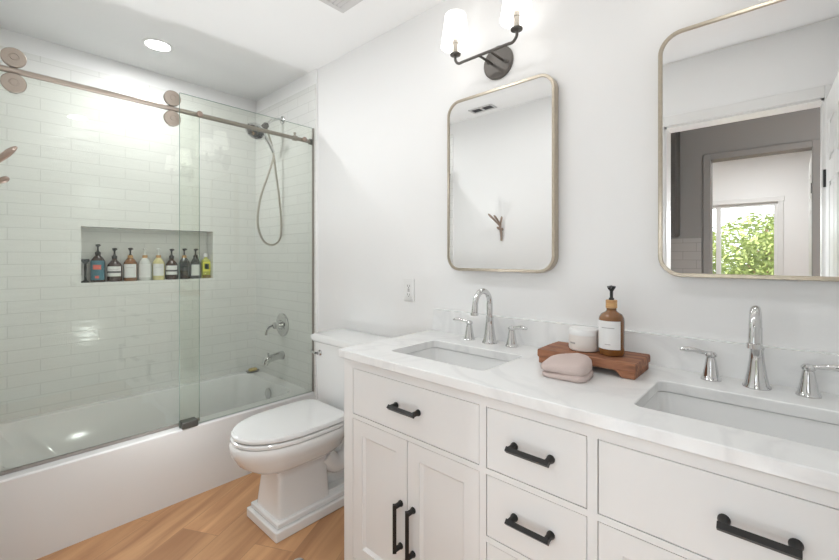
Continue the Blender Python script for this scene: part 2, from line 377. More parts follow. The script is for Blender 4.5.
tree(-1.75, -7.0, 2.5, .85, 3000, 1, 'round leafy green tree at the left of the far window view')
tree(-.25, -6.8, 2.1, .62, 2600, 2, 'lower bushy green tree in the middle of the far window view')
tree(-.4, -9.6, 2.7, 1.2, 3600, 3, 'taller green tree behind, at the right of the far window view')

# ------------------------------------------------------------------ bathtub
t = thing('bathtub', 'white alcove bathtub with plain flat apron behind the glass shower doors', 'bathtub', (0, 0, 0))
b = B(); tx0, tx1, ty0, ty1, tz = XW+.001, -2.266, .008, Y0-.016, .359
def tring(x0, x1, y0, y1, r, z): return [(p[0], p[1], z) for p in rrect(x0, x1, y0, y1, r, 8)]
loft(b, [tring(tx0, tx1, ty0, ty1, .004, 0), tring(tx0, tx1, ty0, ty1, .004, tz-.006), tring(tx0+.003, tx1-.006, ty0+.003, ty1-.003, .005, tz),
         tring(tx0+.055, tx1-.095, ty0+.07, ty1-.085, .09, tz), tring(tx0+.065, tx1-.103, ty0+.085, ty1-.093, .09, tz-.012),
         tring(tx0+.10, tx1-.125, ty0+.20, ty1-.12, .11, .16), tring(tx0+.13, tx1-.15, ty0+.28, ty1-.15, .11, .085), tring(tx0+.20, tx1-.21, ty0+.36, ty1-.22, .10, .07)])
obj('shell', b, 'acrylic', t, smooth=True, angle=40)
b = B(); lathe(b, [(.036, 0), (.036, .006), (.030, .010), (.012, .011), (.001, .012)], (-2.667, ty1-.108, .285), (0, -1, .12)); obj('overflow_plate', b, 'chrome', t, smooth=True)
b = B(); lathe(b, [(.03, 0), (.03, .004), (.02, .006), (.001, .006)], (-2.667, ty1-.30, .07), 'z'); obj('drain', b, 'chrome', t, smooth=True)

# ------------------------------------------------------------------ shower glass
def pane(name, x, y0, y1, z0, z1, parent):
    b = B(); fs = box(b, x-.004, x+.004, y0, y1, z0, z1)
    for f in fs:
        if abs(f.calc_center_median().x-x) < .001: f.material_index = 1
    return obj(name, b, ['glass', 'gedge'], parent)
t = thing('fixed_glass_panel', 'fixed glass shower panel next to the toilet, in front of the rail', 'glass panel', (-2.28, 1.1, .36))
def loc(o, p): o.location = p; return o
inv = Vector((2.28, -1.1, -.36))
def child(name, bm, mat, parent, off, **k): o = obj(name, bm, mat, parent, **k); o.location = off; return o
p = pane('glass_pane', -2.28, .709, Y0-.018, .363, 2.058, t); p.location = inv
for y, z in ((.801, 1.972), (1.42, 1.972)):
    b = B(); lathe(b, [(.001, -.001), (.013, 0), (.015, .003), (.015, .009), (.013, .011), (.001, .012)], (-2.276, y, z), 'x'); child('standoff_cap', b, 'rose', t, inv, smooth=True)
b = B(); box(b, -2.29, -2.272, Y0-.022, Y0-.016, .36, 2.058); child('wall_channel', b, 'seal', t, inv)
b = B(); box(b, -2.315, -2.258, .715, .79, .3585, .392); child('floor_guide', b, 'clip', t, inv, bevel=.004)
t = thing('shower_rail', 'long brushed nickel rail across the top of the tub opening', 'rail', (-2.303, .75, 1.975)); inv = Vector((2.303, -.75, -1.975))
b = B(); tube(b, [(-2.303, .010, 1.975), (-2.303, Y0-.016, 1.975)], .0118, 16); child('rail_bar', b, 'nickel', t, inv, smooth=True)
for y in (.018, Y0-.024):
    b = B(); lathe(b, [(.018, -.008), (.018, .008)], (-2.303, y, 1.975), 'y'); child('end_bracket', b, 'clip', t, inv, smooth=True)
b = B(); lathe(b, [(.017, -.012), (.017, .012)], (-2.303, 1.37, 1.975), 'y'); tube(b, [(-2.303, 1.37, 1.975), (-2.303, 1.37, 2.005)], .006, 10); lathe(b, [(.009, 0), (.009, .006)], (-2.303, 1.37, 2.003)); child('stop_collar', b, 'nickel', t, inv, smooth=True)
t = thing('sliding_glass_door', 'sliding glass shower door hung on four round rollers, left of the fixed panel', 'shower door', (-2.325, .42, .37)); inv = Vector((2.325, -.42, -.37))
p = pane('glass_pane', -2.325, .03, .818, .372, 1.992, t); p.location = inv
for y in (.116, .683):
    for z in (2.027, 1.926):
        b = B(); lathe(b, [(.001, -.012), (.034, -.012), (.038, -.009), (.0385, .004), (.036, .007), (.016, .0075), (.015, .0055), (.011, .0055), (.010, .0075), (.001, .0078)], (-2.300, y, z), 'x', 36)
        child('roller', b, 'nickel', t, inv, smooth=True)
    b = B(); box(b, -2.3212, -2.3155, y-.012, y+.012, 1.89, 2.06); child('hanger_plate', b, 'clip', t, inv, bevel=.002)
b = B(); box(b, -2.332, -2.318, .03, .818, .3605, .373); child('bottom_seal', b, 'seal', t, inv)
# ------------------------------------------------------------------ shower fittings
t = thing('handheld_shower', 'chrome handheld shower head on its wall arm with a hanging looped hose', 'shower head', (-2.667, 1.49, 2.2)); inv = Vector((2.667, -1.49, -2.2))
YW = Y0-.016
b = B(); lathe(b, [(.030, 0), (.029, .006), (.016, .012), (.010, .02)], (-2.667, YW, 2.20), 'y'); child('flange', b, 'chrome', t, inv, smooth=True)
b = B(); tube(b, smooth_path([(-2.667, YW-.01, 2.20), (-2.667, 1.45, 2.197), (-2.667, 1.40, 2.17), (-2.667, 1.365, 2.13)], 5), .0095, 12); child('shower_arm', b, 'chrome', t, inv, smooth=True)
b = B(); lathe(b, [(.012, 0), (.02, .01), (.022, .04), (.018, .055), (.012, .06)], (-2.667, 1.375, 2.145), (0, -.55, -.7)); tube(b, [(-2.667, 1.35, 2.112), (-2.667, 1.32, 2.10)], [.016, .02]); child('holder', b, 'pewter', t, inv, smooth=True)
b = B(); ax = Vector((.30, -.50, -.80)).normalized(); c0 = Vector((-2.667, 1.295, 2.078))
lathe(b, [(.014, -.034), (.034, -.026), (.064, -.008), (.070, .004), (.068, .010), (.058, .012), (.056, .010), (.001, .010)], c0, ax, 28)
tube(b, smooth_path([c0-ax*.02, (-2.667, 1.335, 2.075), (-2.667, 1.385, 2.02), (-2.667, 1.42, 1.955)], 5), [.02, .019, .018, .017, .016, .016, .015, .015, .014, .014, .013, .013, .013, .012, .012, .012], 14)
child('head', b, 'chrome', t, inv, smooth=True)
b = B(); hp = [(1.42, 1.955), (1.415, 1.90), (1.375, 1.78), (1.323, 1.615), (1.309, 1.46), (1.345, 1.345), (1.41, 1.311), (1.466, 1.352), (1.478, 1.456), (1.465, 1.632), (1.44, 1.82), (1.42, 1.96), (1.395, 2.05), (1.37, 2.115)]
tube(b, smooth_path([(-2.667+.004*math.sin(i), y, z) for i, (y, z) in enumerate(hp)], 7), .0072, 10); child('hose', b, 'hose', t, inv, smooth=True)
t = thing('shower_valve', 'round chrome shower valve with lever above the tub spout', 'valve', (-2.667, YW, .747)); inv = Vector((2.667, -YW, -.747))
b = B(); lathe(b, [(.082, 0), (.081, .005), (.07, .012), (.035, .016), (.030, .03), (.024, .04)], (0, 0, 0), 'y', 36); obj('escutcheon', b, 'chrome', t, smooth=True)
b = B(); lathe(b, [(.024, .035), (.026, .05), (.022, .07), (.001, .075)], (0, 0, 0), 'y'); tube(b, smooth_path([(0, -.055, 0), (-.02, -.085, -.005), (-.035, -.10, -.03), (-.038, -.105, -.065)], 5), [.012]*4+[.010]*6+[.009]*6, 12); obj('lever', b, 'chrome', t, smooth=True)
t = thing('tub_spout', 'chrome tub spout pointing out over the bathtub end', 'spout', (-2.667, YW, .53))
b = B(); tube(b, smooth_path([(0, 0, 0), (0, -.03, .002), (0, -.09, -.006), (0, -.125, -.022), (0, -.135, -.045)], 5), [.032, .031, .030, .029, .028, .027, .026, .026, .025, .025, .025, .025, .024, .024, .023, .023, .022, .021, .020, .020, .019], 20); obj('spout_body', b, 'chrome', t, smooth=True)
b = B(); lathe(b, [(.006, 0), (.006, .014), (.009, .016), (.009, .022), (.001, .024)], (0, -.11, .012)); obj('diverter_knob', b, 'chrome', t, smooth=True)
t = thing('soap_dish', 'small dish with an amber soap bar on the tub ledge by the spout', 'soap dish', (-3.000, 1.432, .3592))
b = B(); loft(b, [[(p[0], p[1], z) for p in rrect(-.022-e, .022+e, -.045-e, .045+e, .02, 5)] for z, e in ((0.0, -.004), (.010, .004), (.013, .004), (.007, -.003))]); obj('dish', b, 'dish', t, smooth=True)
b = B(); loft(b, [[(p[0], p[1], z) for p in rrect(-.016-e, .016+e, -.03-e, .03+e, .014, 5)] for z, e in ((0.008, -.004), (.014, .002), (.024, .002), (.030, -.004))]); o = obj('soap_bar', b, 'soap', t, smooth=True); o['label'] = 'amber soap bar'

# ------------------------------------------------------------------ toilet
t = thing('toilet', 'white two piece toilet with closed lid between the tub and the vanity', 'toilet', (-1.765, Y0, 0))
def egg(w, yf, yb, z, e=2.2, eb=3.5, yc=None, n=48):
    yc = yc if yc is not None else yf+(yb-yf)*.55; r = []
    for k in range(n):
        a = 2*PI*k/n; c, s = math.cos(a), math.sin(a); ee = e if s < 0 else eb
        r.append((math.copysign(abs(c)**(2/ee), c)*w/2, yc+math.copysign(abs(s)**(2/ee), s)*(yc-yf if s < 0 else yb-yc), z))
    return r
b = B()
loft(b, [egg(.222, -.60, -.33, .065, 14, 14), egg(.175, -.585, -.33, .235, 14, 14), egg(.18, -.59, -.32, .262, 8, 10), egg(.21, -.625, -.30, .275, 4, 6),
         egg(.275, -.685, -.27, .292, 2.8, 4), egg(.325, -.722, -.25, .318, 2.4, 4), egg(.345, -.738, -.24, .345, 2.3, 4), egg(.350, -.742, -.235, .352, 2.3, 4),
         egg(.366, -.750, -.23, .366, 2.25, 4), egg(.372, -.754, -.23, .385, 2.25, 4), egg(.372, -.754, -.23, .402, 2.25, 4), egg(.362, -.747, -.235, .412, 2.25, 4)])
obj('bowl', b, 'porcelain', t, smooth=True, angle=50)
b = B(); box(b, -.14, .14, -.63, -.05, 0, .045); obj('foot_base', b, 'porcelain', t, bevel=.006)
b = B(); box(b, -.126, .126, -.616, -.06, .0445, .070); obj('foot_moulding', b, 'porcelain', t, bevel=.006)
b = B(); box(b, -.10, .10, -.34, -.07, .06, .09)
loft(b, [egg(.10, -.36, -.08, .07, 6, 6), egg(.10, -.36, -.08, .26, 6, 6), egg(.17, -.34, -.05, .32, 6, 6), egg(.24, -.30, -.025, .37, 6, 6), egg(.25, -.30, -.025, .410, 6, 6)])
for s in (-1, 1):
    tube(b, smooth_path([(s*.05, -.33, .25), (s*.055, -.27, .19), (s*.06, -.20, .20), (s*.06, -.14, .27), (s*.055, -.10, .19), (s*.05, -.09, .08)], 6), .048, 16)
obj('trapway', b, 'porcelain', t, smooth=True, angle=45)
b = B(); loft(b, [egg(.356, -.744, -.262, .413, 2.2, 6), egg(.366, -.750, -.258, .418, 2.2, 6), egg(.366, -.750, -.258, .428, 2.2, 6), egg(.358, -.744, -.262, .433, 2.2, 6)]); obj('seat', b, 'porcelain', t, smooth=True)
b = B(); loft(b, [egg(.352, -.740, -.252, .436, 2.2, 7), egg(.362, -.747, -.248, .441, 2.2, 7), egg(.362, -.747, -.248, .451, 2.2, 7), egg(.352, -.739, -.254, .459, 2.2, 7), egg(.30, -.69, -.28, .4625, 2.2, 7)]); obj('lid', b, 'porcelain', t, smooth=True)
for s in (-.075, .075):
    b = B(); tube(b, [(s-.025, -.25, .440), (s+.025, -.25, .440)], .012, 12); box(b, s-.02, s+.02, -.262, -.232, .410, .440); obj('seat_hinge', b, 'porcelain', t, smooth=True)
b = B(); loft(b, [[(p[0], p[1], z) for p in rrect(-w_, w_, yb_, -.012, .022, 5)] for z, w_, yb_ in ((.412, .20, -.190), (.43, .212, -.198), (.71, .222, -.208), (.754, .222, -.208))]); obj('tank', b, 'porcelain', t, smooth=True, angle=50)
b = B(); loft(b, [[(p[0], p[1], z) for p in rrect(-w_, w_, yb_, -.006, .014, 5)] for z, w_, yb_ in ((.7545, .225, -.211), (.762, .231, -.217), (.768, .233, -.219), (.7685, .237, -.223), (.787, .237, -.223), (.794, .233, -.219), (.796, .225, -.211), (.800, .222, -.208))]); obj('tank_lid', b, 'porcelain', t, smooth=True, angle=50)
b = B(); lathe(b, [(.016, 0), (.016, .005), (.009, .009), (.009, .02)], (-.155, -.208, .700), 'y'); tube(b, smooth_path([(-.155, -.228, .700), (-.175, -.232, .700), (-.215, -.228, .702)], 4), [.007, .007, .007, .006, .006, .006, .006, .007, .007]); obj('flush_lever', b, 'chrome', t, smooth=True)

# ------------------------------------------------------------------ vanity
VX, YF = -.489, .968
t = thing('bathroom_vanity', 'white painted double vanity cabinet with black bar pulls', 'vanity', (VX, YF, 0))
inv = Vector((-VX, -YF, 0)); X0, X1 = -1.271, .293
ROW1 = (.642, .810)
fronts = [('drawer', -1.217, -.652, *ROW1), ('drawer', -.325, .240, *ROW1)]
fronts += [('drawer', -.626, -.352, *r) for r in ((.642, .810), (.453, .622), (.264, .433), (.10, .244))]
fronts += [('door', -1.217, -.936, .10, .622), ('door', -.933, -.652, .10, .622), ('door', -.325, -.044, .10, .622), ('door', -.041, .240, .10, .622)]
holes = [rect(-1.219, -.650, .640, .812), rect(-.327, .242, .640, .812), rect(-1.219, -.650, .098, .624), rect(-.327, .242, .098, .624)]+[rect(-.628, -.350, a-.002, c+.002) for a, c in ((.642, .810), (.453, .622), (.264, .433), (.10, .244))]
b = B(); slab(b, rect(X0, X1, .06, .8475), holes, YF, YF+.022, XZ); child('face_frame', b, 'cab', t, inv)
b = B(); box(b, X0, X0+.018, YF+.022, Y0-.001, .06, .8475); box(b, X1-.018, X1, YF+.022, Y0-.001, .06, .8475); box(b, X0+.018, X1-.018, YF+.023, Y0-.001, .06, .08); box(b, X0+.018, X1-.018, Y0-.008, Y0-.001, .08, .8475)
child('carcass', b, 'cab', t, inv)
b = B(); box(b, X0+.018, X1-.018, YF+.0215, YF+.026, .08, .83); child('interior_lining', b, 'gap', t, inv)
for xa in (X0, -.652+.001, -.351, X1-.045):
    wd_ = .045 if xa in (X0, X1-.045) else .024
    b = B(); box(b, xa, xa+wd_, YF, YF+.045, 0, .06); child('leg', b, 'cab', t, inv, bevel=.002)
for xa in (X0, X1-.045):
    b = B(); box(b, xa, xa+.045, Y0-.06, Y0-.015, 0, .06); child('leg', b, 'cab', t, inv, bevel=.002)
def pull(parent, cx, cz, off, L=.117, vert=False):
    b = B(); h = L/2
    tr = (lambda q: Vector((cx, YF-.0, cz))+Vector((0, q[1], q[0]))) if vert else (lambda q: Vector((cx, YF, cz))+Vector((q[0], q[1], 0)))
    for s in (-1, 1):
        c = tr((s*(h-.008), 0)); lathe(b, [(.0105, 0), (.0105, .004), (.0082, .009), (.0082, .030), (.001, .0305)], c, 'y', 16)
    r = .0088
    p, q = tr((-h, -.030)), tr((h, -.030)); tube(b, [p, q], r, 4)
    child('handle', b, 'black', parent, off, smooth=True)
for kind, xa, xb, za, zb in fronts:
    b = B()
    if kind == 'drawer': box(b, xa, xb, YF+.001, YF+.020, za, zb)
    else:
        m_ = .052; o_ = rect(xa, xb, za, zb); i_ = rect(xa+m_, xb-m_, za+m_, zb-m_)
        slab(b, o_, [i_], YF+.001, YF+.020, XZ)
        fr = [(p[0], YF+.001+.0, p[1]) for p in i_]
        # sloped inner moulding down to the recessed panel
        r1 = [(p[0], YF+.004, p[1]) for p in rect(xa+m_, xb-m_, za+m_, zb-m_)]
        r2 = [(p[0], YF+.011, p[1]) for p in rect(xa+m_+.010, xb-m_-.010, za+m_+.010, zb-m_-.010)]
        r3 = [(p[0], YF+.018, p[1]) for p in rect(xa+m_, xb-m_, za+m_, zb-m_)]
        loft(b, [r1, r2, r3], cap0=False, cap1=True); b.faces.new([b.verts.new(q) for q in r2])
    f = child(kind, b, 'cab', t, inv, bevel=.0012 if kind == 'drawer' else 0)
    off = Vector((0, 0, 0))
    if kind == 'drawer': pull(f, (xa+xb)/2, (za+zb)/2+.003, off)
    else:
        right = xa in (-.933, -.041); pull(f, xa+.027 if right else xb-.027, .335, off, .158, True)

SX = (-.905, -.073)
SHOLE = [(-1.112, -.698, 1.058, 1.318), (-.276, .138, 1.058, 1.325)]
t = thing('countertop', 'white veined quartz vanity countertop with two sink cutouts', 'countertop', (VX, 1.225, .849)); inv = Vector((-VX, -1.225, -.849))
CX0, CX1, CY0 = -1.277, .299, .943
b = B(); slab(b, rect(CX0, CX1, CY0, Y0-.0005), [rrect(*h, .022, 5)[::-1] for h in SHOLE], .8475, .8788)
child('slab', b, 'marble', t, inv, bevel=.003)
b = B(); box(b, CX0+.012, CX1, Y0-.020, Y0-.0005, .8790, .980); child('backsplash', b, 'marble', t, inv)
for i, (h, wh) in enumerate(zip(SHOLE, ('left', 'right'))):
    t = thing('sink', 'white rectangular undermount sink '+('nearer the toilet, under the smaller looking mirror' if i == 0 else 'right of the wooden tray, nearer the camera'), 'sink', (SX[i], 1.188, .70), 0, 'undermount sinks')
    def sr(e, z, r=.03): return [(p[0]-SX[i], p[1]-1.188, z-.70) for p in rrect(h[0]-e, h[1]+e, h[2]-e, h[3]+e, r, 6)]
    b = B(); loft(b, [sr(.012, .69, .04), sr(.022, .72, .04), sr(.03, .8465, .04), sr(.004, .8465, .03), sr(.003, .84), sr(-.012, .755, .035), sr(-.028, .728, .045), sr(-.06, .716, .06), sr(-.1, .713, .03)])
    obj('basin', b, 'porcelain', t, smooth=True, angle=50)
    b = B(); lathe(b, [(.024, .713), (.024, .718), (.016, .719), (.014, .7165), (.001, .7165)], (0, 0.02, -.70)); obj('drain', b, 'chrome', t, smooth=True)

# faucets
def faucet(x, y, label):
    t = thing('faucet', label, 'faucet', (x, y, .879), 0, 'widespread chrome faucets')
    b = B(); lathe(b, [(.031, 0), (.031, .004), (.027, .010), (.026, .014), (.021, .04), (.0165, .075), (.0145, .10), (.0165, .104), (.0165, .109), (.013, .113)], (0, 0, 0), 'z', 28)
    arc = [(0, 0, .10), (0, 0, .155)]+[(0, -.052+.052*math.cos(a*PI/12), .162+.052*math.sin(a*PI/12)) for a in range(0, 13)]+[(0, -.106, .145), (0, -.108, .132)]
    tube(b, smooth_path(arc, 2), [.0125]*4+[.0115]*(len(arc)*2-1-8)+[.0125]*4, 16)
    lathe(b, [(.015, 0), (.015, .012), (.012, .014)], (0, -.109, .123)); obj('spout', b, 'chrome', t, smooth=True)
    for s in (-1, 1):
        b = B(); lathe(b, [(.025, 0), (.025, .004), (.021, .009), (.020, .013), (.016, .035), (.0125, .058), (.011, .064), (.014, .067), (.015, .073), (.010, .079), (.001, .081)], (s*.101, 0, 0), 'z', 24)
        tube(b, smooth_path([(s*.101, 0, .073), (s*.118, -.004, .076), (s*.145, -.010, .081), (s*.175, -.016, .079)], 4), [.009, .007, .006, .0055, .0055, .006, .0065, .007, .0075, .008, .0075, .006, .003], 12)
        obj('faucet_handle', b, 'chrome', t, smooth=True)
    return t
faucet(-.907, 1.425, 'chrome gooseneck faucet with two lever handles at the sink nearer the toilet')
faucet(-.066, 1.425, 'chrome gooseneck faucet with two lever handles at the right hand sink')

# ------------------------------------------------------------------ tray with its things
t = thing('wooden_riser', 'rustic brown wooden riser tray on the countertop between the two sinks', 'tray', (-.472, 1.347, .879))
b = B()
out = [(-.148, -.082), (-.05, -.0835), (.05, -.082), (.149, -.083), (.150, .0), (.149, .083), (.04, .084), (-.06, .083), (-.149, .083), (-.151, .01)]
loft(b, [[(x*s, y*s, z) for x, y in out] for z, s in ((.020, .975), (.024, 1), (.041, 1), (.046, .985))])
obj('board', b, 'tray', t, smooth=True, angle=25)
for s in (-1, 1):
    b = B(); pr = [(s*.146, 0.0), (s*.108, 0.0), (s*.100, .012), (s*.088, .0215), (s*.146, .0215)]
    loft(b, [[(x, y, z) for x, z in pr] for y in (-.078, .078)]); obj('foot', b, 'tray', t, bevel=.003)
def curved_label(parent, r, z0, z1, mid, half, mat, name='label', n=14, th=.0006):
    b = B(); v = []
    for k in range(n+1):
        a = mid-half+2*half*k/n; v.append([b.verts.new((math.cos(a)*q, math.sin(a)*q, z)) for q in (r, r+th) for z in (z0, z1)])
    for k in range(n):
        p, q = v[k], v[k+1]
        for i, j in ((2, 3), (3, 1), (1, 0), (0, 2)): b.faces.new((p[i], p[j], q[j], q[i]))
    b.faces.new(v[0]); b.faces.new(v[-1])
    return obj(name, b, mat, parent, smooth=True)
def pump_parts(t, z, mat, s=1.0, ang=2.6, collar='bamboo', collar_r=.0145, ch=.020):
    b = B(); lathe(b, [(collar_r, z), (collar_r, z+ch), (collar_r*.9, z+ch+.001)], n=20); obj('collar', b, collar, t, smooth=True)
    z += ch
    b = B(); lathe(b, [(.007*s, z), (.0065*s, z+.006), (.0042*s, z+.009), (.0042*s, z+.024*s), (.0105*s, z+.034*s), (.011*s, z+.038*s), (.001, z+.040*s)], n=16)
    d = Vector((math.cos(ang), math.sin(ang), 0)); p = Vector((0, 0, z+.036*s))
    tube(b, [p, p+d*.016*s, p+d*.024*s+Vector((0, 0, -.004))], [.0045*s, .004*s, .0035*s], 10); obj('pump', b, mat, t, smooth=True)
VA = math.atan2(-1.35, .40)
t = thing('soap_bottle', 'amber glass pump bottle with a white label on the wooden riser', 'bottle', (-.412, 1.345, .9255))
b = B(); lathe(b, [(.030, 0), (.036, .003), (.0375, .010), (.0375, .105), (.036, .116), (.030, .127), (.018, .134), (.0145, .138), (.0145, .146)], n=32); obj('bottle_body', b, 'amber', t, smooth=True)
curved_label(t, .0376, .022, .108, VA-.28, 1.0, 'white')
for k, (z, hh, hw) in enumerate(((.086, .0022, .5), (.036, .0016, .22))): curved_label(t, .0383, z, z+hh, VA-.28, hw, 'grey', 'label_print')
pump_parts(t, .1455, 'blackp', 1.15, -1.5, 'bamboo', .0165, .024)
t = thing('cream_jar', 'low white ceramic jar with a lid on the wooden riser', 'jar', (-.499, 1.352, .9255))
b = B(); lathe(b, [(.040, 0), (.046, .004), (.0475, .010), (.0475, .052)], n=36); obj('jar_body', b, 'cream', t, smooth=True)
b = B(); lathe(b, [(.0475, .0525), (.0475, .064), (.044, .070), (.001, .072)], n=36); obj('lid', b, 'white', t, smooth=True)
curved_label(t, .0477, .024, .029, VA-.75, .22, 'grey', 'printed_mark')
# folded washcloth: soft stacked folds
t = thing('washcloth', 'folded blush pink washcloth in front of the wooden riser', 'washcloth', (-.486, 1.180, .8792), math.radians(6))
def fold(z0, z1, sx, sy, ox, oy, seed, name):
    rd = random.Random(seed); b = B(); rings = []
    prof = [(0, .90), (.12, .985), (.4, 1.0), (.7, .97), (.88, .88), (1, .62)]
    for q, s in prof:
        rg = []
        for k, (x, y) in enumerate(rrect(-sx, sx, -sy, sy, min(sx, sy)*.55, 8)):
            wv = 1+.02*math.sin(3*math.atan2(y, x)+seed); tp = 1+.10*(x/sx)
            hgt = z0+(z1-z0)*q*(1+.10*math.cos(2.2*x/sx))*(1+.22*(x/sx)+.18*(y/sy))
            rg.append((ox+x*s*wv, oy+y*s*wv*tp, max(hgt, z0)))
        rings.append(rg)
    loft(b, rings); o = obj(name, b, 'cloth', t, smooth=True, angle=80)
    return o
fold(0, .024, .066, .054, 0, 0, 1, 'lower_fold'); fold(.018, .052, .066, .057, -.002, .002, 2.3, 'upper_fold')

# ------------------------------------------------------------------ mirrors
def mirror(cx, z0, z1, hw, label):
    t = thing('wall_mirror', label, 'mirror', (cx, Y0, z0), 0, 'rounded rectangle mirrors over the sinks')
    h = z1-z0; path = rrect(-hw, hw, 0, h, .065, 10); inn = lambda d: rrect(-hw+d, hw-d, d, h-d, .065-d, 10)
    b = B()
    loft(b, [[(x, y, z) for x, z in q] for q, y in ((inn(0), -.006), (inn(0), -.0385), (inn(.002), -.0405), (inn(.0105), -.0405), (inn(.012), -.0385), (inn(.012), -.006))], closed=True)
    obj('frame', b, 'brass', t, smooth=True, angle=30)
    b = B(); loft(b, [[(x, y, z) for x, z in inn(.0115)] for y in (-.036, -.030)]); obj('mirror_glass', b, 'mirror', t)
    b = B(); loft(b, [[(x, y, z) for x, z in inn(.006)] for y in (-.029, -.001)]); obj('backing', b, 'clip', t)
mirror(-.9065, 1.168, 1.932, .256, 'thin framed rounded mirror over the sink nearer the toilet, fully in view')
mirror(-.060, 1.168, 1.932, .2500, 'thin framed rounded mirror at the right edge, reflecting a doorway and window')

# ------------------------------------------------------------------ sconces
def sconce(cx, label):
    t = thing('wall_sconce', label, 'wall lamp', (cx, Y0, 2.052), 0, 'two light sconces above the mirrors')
    b = B(); lathe(b, [(.070, 0), (.070, .009), (.066, .013), (.001, .014)], (0, 0, 0), 'y', 40); obj('wall_plate', b, 'pewter', t, smooth=True)
    yb = -.112; zb = 0.000
    b = B()
    for s in (-1, 1):
        tube(b, [(s*.026, -.01, .0), (s*.026, yb+.004, zb)], .0052, 10); lathe(b, [(.008, 0), (.008, .004), (.004, .006)], (s*.045, -.013, -.012*s), 'y', 10)
    pth = [(-.1455, yb, .040), (-.1455, yb, .018), (-.129, yb, zb), (-.10, yb, zb), (0, yb, zb), (.10, yb, zb), (.129, yb, zb), (.1455, yb, .018), (.1455, yb, .040)]
    tube(b, smooth_path(pth, 4), .0058, 12); obj('arm', b, 'pewter', t, smooth=True)
    for s in (-1, 1):
        b = B(); lathe(b, [(.005, .036), (.022, .040), (.023, .046), (.012, .049)], (s*.1455, yb, 0)); obj('candle_cup', b, 'pewter', t, smooth=True)
        b = B(); lathe(b, [(.0105, .048), (.0105, .090), (.0125, .091), (.0125, .097), (.0105, .098), (.0105, .115)], (s*.1455, yb, 0)); obj('candle_sleeve', b, 'socket', t, smooth=True)
        b = B(); lathe(b, [(.0625, .078), (.044, .212)], (s*.1455, yb, 0), cap=False, n=36); lathe(b, [(.0605, .0785), (.042, .2115)], (s*.1455, yb, 0), cap=False, n=36)
        o = obj('lamp_shade', b, 'shade', t, smooth=True)
        b = B(); lathe(b, [(.009, .115), (.022, .14), (.024, .155), (.014, .172), (.001, .177)], (s*.1455, yb, 0)); obj('light_bulb', b, 'bulb', t, smooth=True)
sconce(-.914, 'dark metal two light sconce with white shades above the fully visible mirror')
sconce(-.073, 'dark metal two light sconce above the right mirror, seen only in reflections')

# ------------------------------------------------------------------ ceiling fittings
for i, (x, y) in enumerate(CANS):
    t = thing('recessed_light', ['round recessed ceiling light over the bathtub', 'round recessed ceiling light near the tub side of the room', 'round recessed ceiling light in the middle of the room', 'round recessed ceiling light near the camera'][i], 'ceiling light', (x, y, CE), 0, 'recessed ceiling lights')
    b = B(); lathe(b, [(.078, -.0005), (.078, -.004), (.066, -.007), (.060, -.004), (.060, -.0005)], n=36, cap=False); obj('trim_ring', b, 'trim', t, smooth=True)
    b = B(); lathe(b, [(.060, -.0008), (.060, -.0035)], n=36); obj('diffuser', b, 'lampon', t, smooth=True)
t = thing('ceiling_vent', 'white slatted vent in the ceiling above the toilet area', 'vent', (-1.505, 1.083, CE))
b = B(); slab(b, rect(-.13, .13, -.155, .155), [rect(-.105, .105, -.13, .13)], -.008, -.0005); obj('vent_frame', b, 'vent', t, bevel=.002)
b = B(); box(b, -.105, .105, -.13, .13, -.0015, -.0005); obj('backing', b, 'grey', t)
for k in range(12):
    b = B(); y = -.12+k*.0218; v = [(-.105, y, -.002), (.105, y, -.002), (.105, y+.013, -.007), (-.105, y+.013, -.007)]
    loft(b, [v, [(q[0], q[1]+.001, q[2]-.0015) for q in v]]); obj('slat', b, 'vent', t)
t = thing('ceiling_grille', 'small ceiling grille with two dark openings, seen reflected in the left mirror', 'vent', (-1.86, .13, CE))
b = B(); slab(b, rect(-.11, .11, -.05, .05), [rect(-.095, -.008, -.035, .035), rect(.008, .095, -.035, .035)], -.008, -.0005); obj('grille_frame', b, 'vent', t, bevel=.002)
for s in (-1, 1):
    b = B(); box(b, s*.0515-.0435, s*.0515+.0435, -.035, .035, -.0015, -.0005); obj('opening', b, 'ventd', t)

# ------------------------------------------------------------------ outlet, hook
t = thing('wall_outlet', 'white wall outlet with test buttons left of the mirror', 'outlet', (-1.437, Y0, 1.06))
b = B(); loft(b, [[(x, y, z) for x, z in rrect(-.036+e, .036-e, -.058+e, .058-e, .006, 4)] for y, e in ((-.0005, 0), (-.004, 0), (-.0055, .002))]); obj('cover_plate', b, 'white', t, smooth=True)
b = B(); box(b, -.017, .017, -.0075, -.005, -.034, .034); obj('receptacle', b, 'white', t, bevel=.001)
for z in (-.022, .022):
    b = B(); box(b, -.008, -.0055, -.0079, -.007, z-.005, z+.005); box(b, .0055, .008, -.0079, -.007, z-.005, z+.004); lathe(b, [(.0025, 0), (.0025, .0005)], (0, -.0075, z-.009), 'y', 10); obj('socket_slots', b, 'inkd', t)
for z in (-.0045, .0045):
    b = B(); box(b, -.006, .006, -.009, -.007, z-.003, z+.003); obj('test_button', b, 'grey', t)
t = thing('branch_hook', 'branching bronze wall hook on the wall opposite the mirrors', 'wall hook', (-1.755, 0, 1.465))
b = B(); tube(b, smooth_path([(0, .010, -.105), (.004, .018, -.05), (0, .026, .0), (-.002, .030, .035)], 4), [.008, .0085, .009, .0095, .010, .0105, .011, .011, .011, .010, .010, .009, .008], 12); lathe(b, [(.014, 0), (.012, -.010)], (0, 0.0005, -.01), 'y', 16); obj('stem', b, 'rose', t, smooth=True)
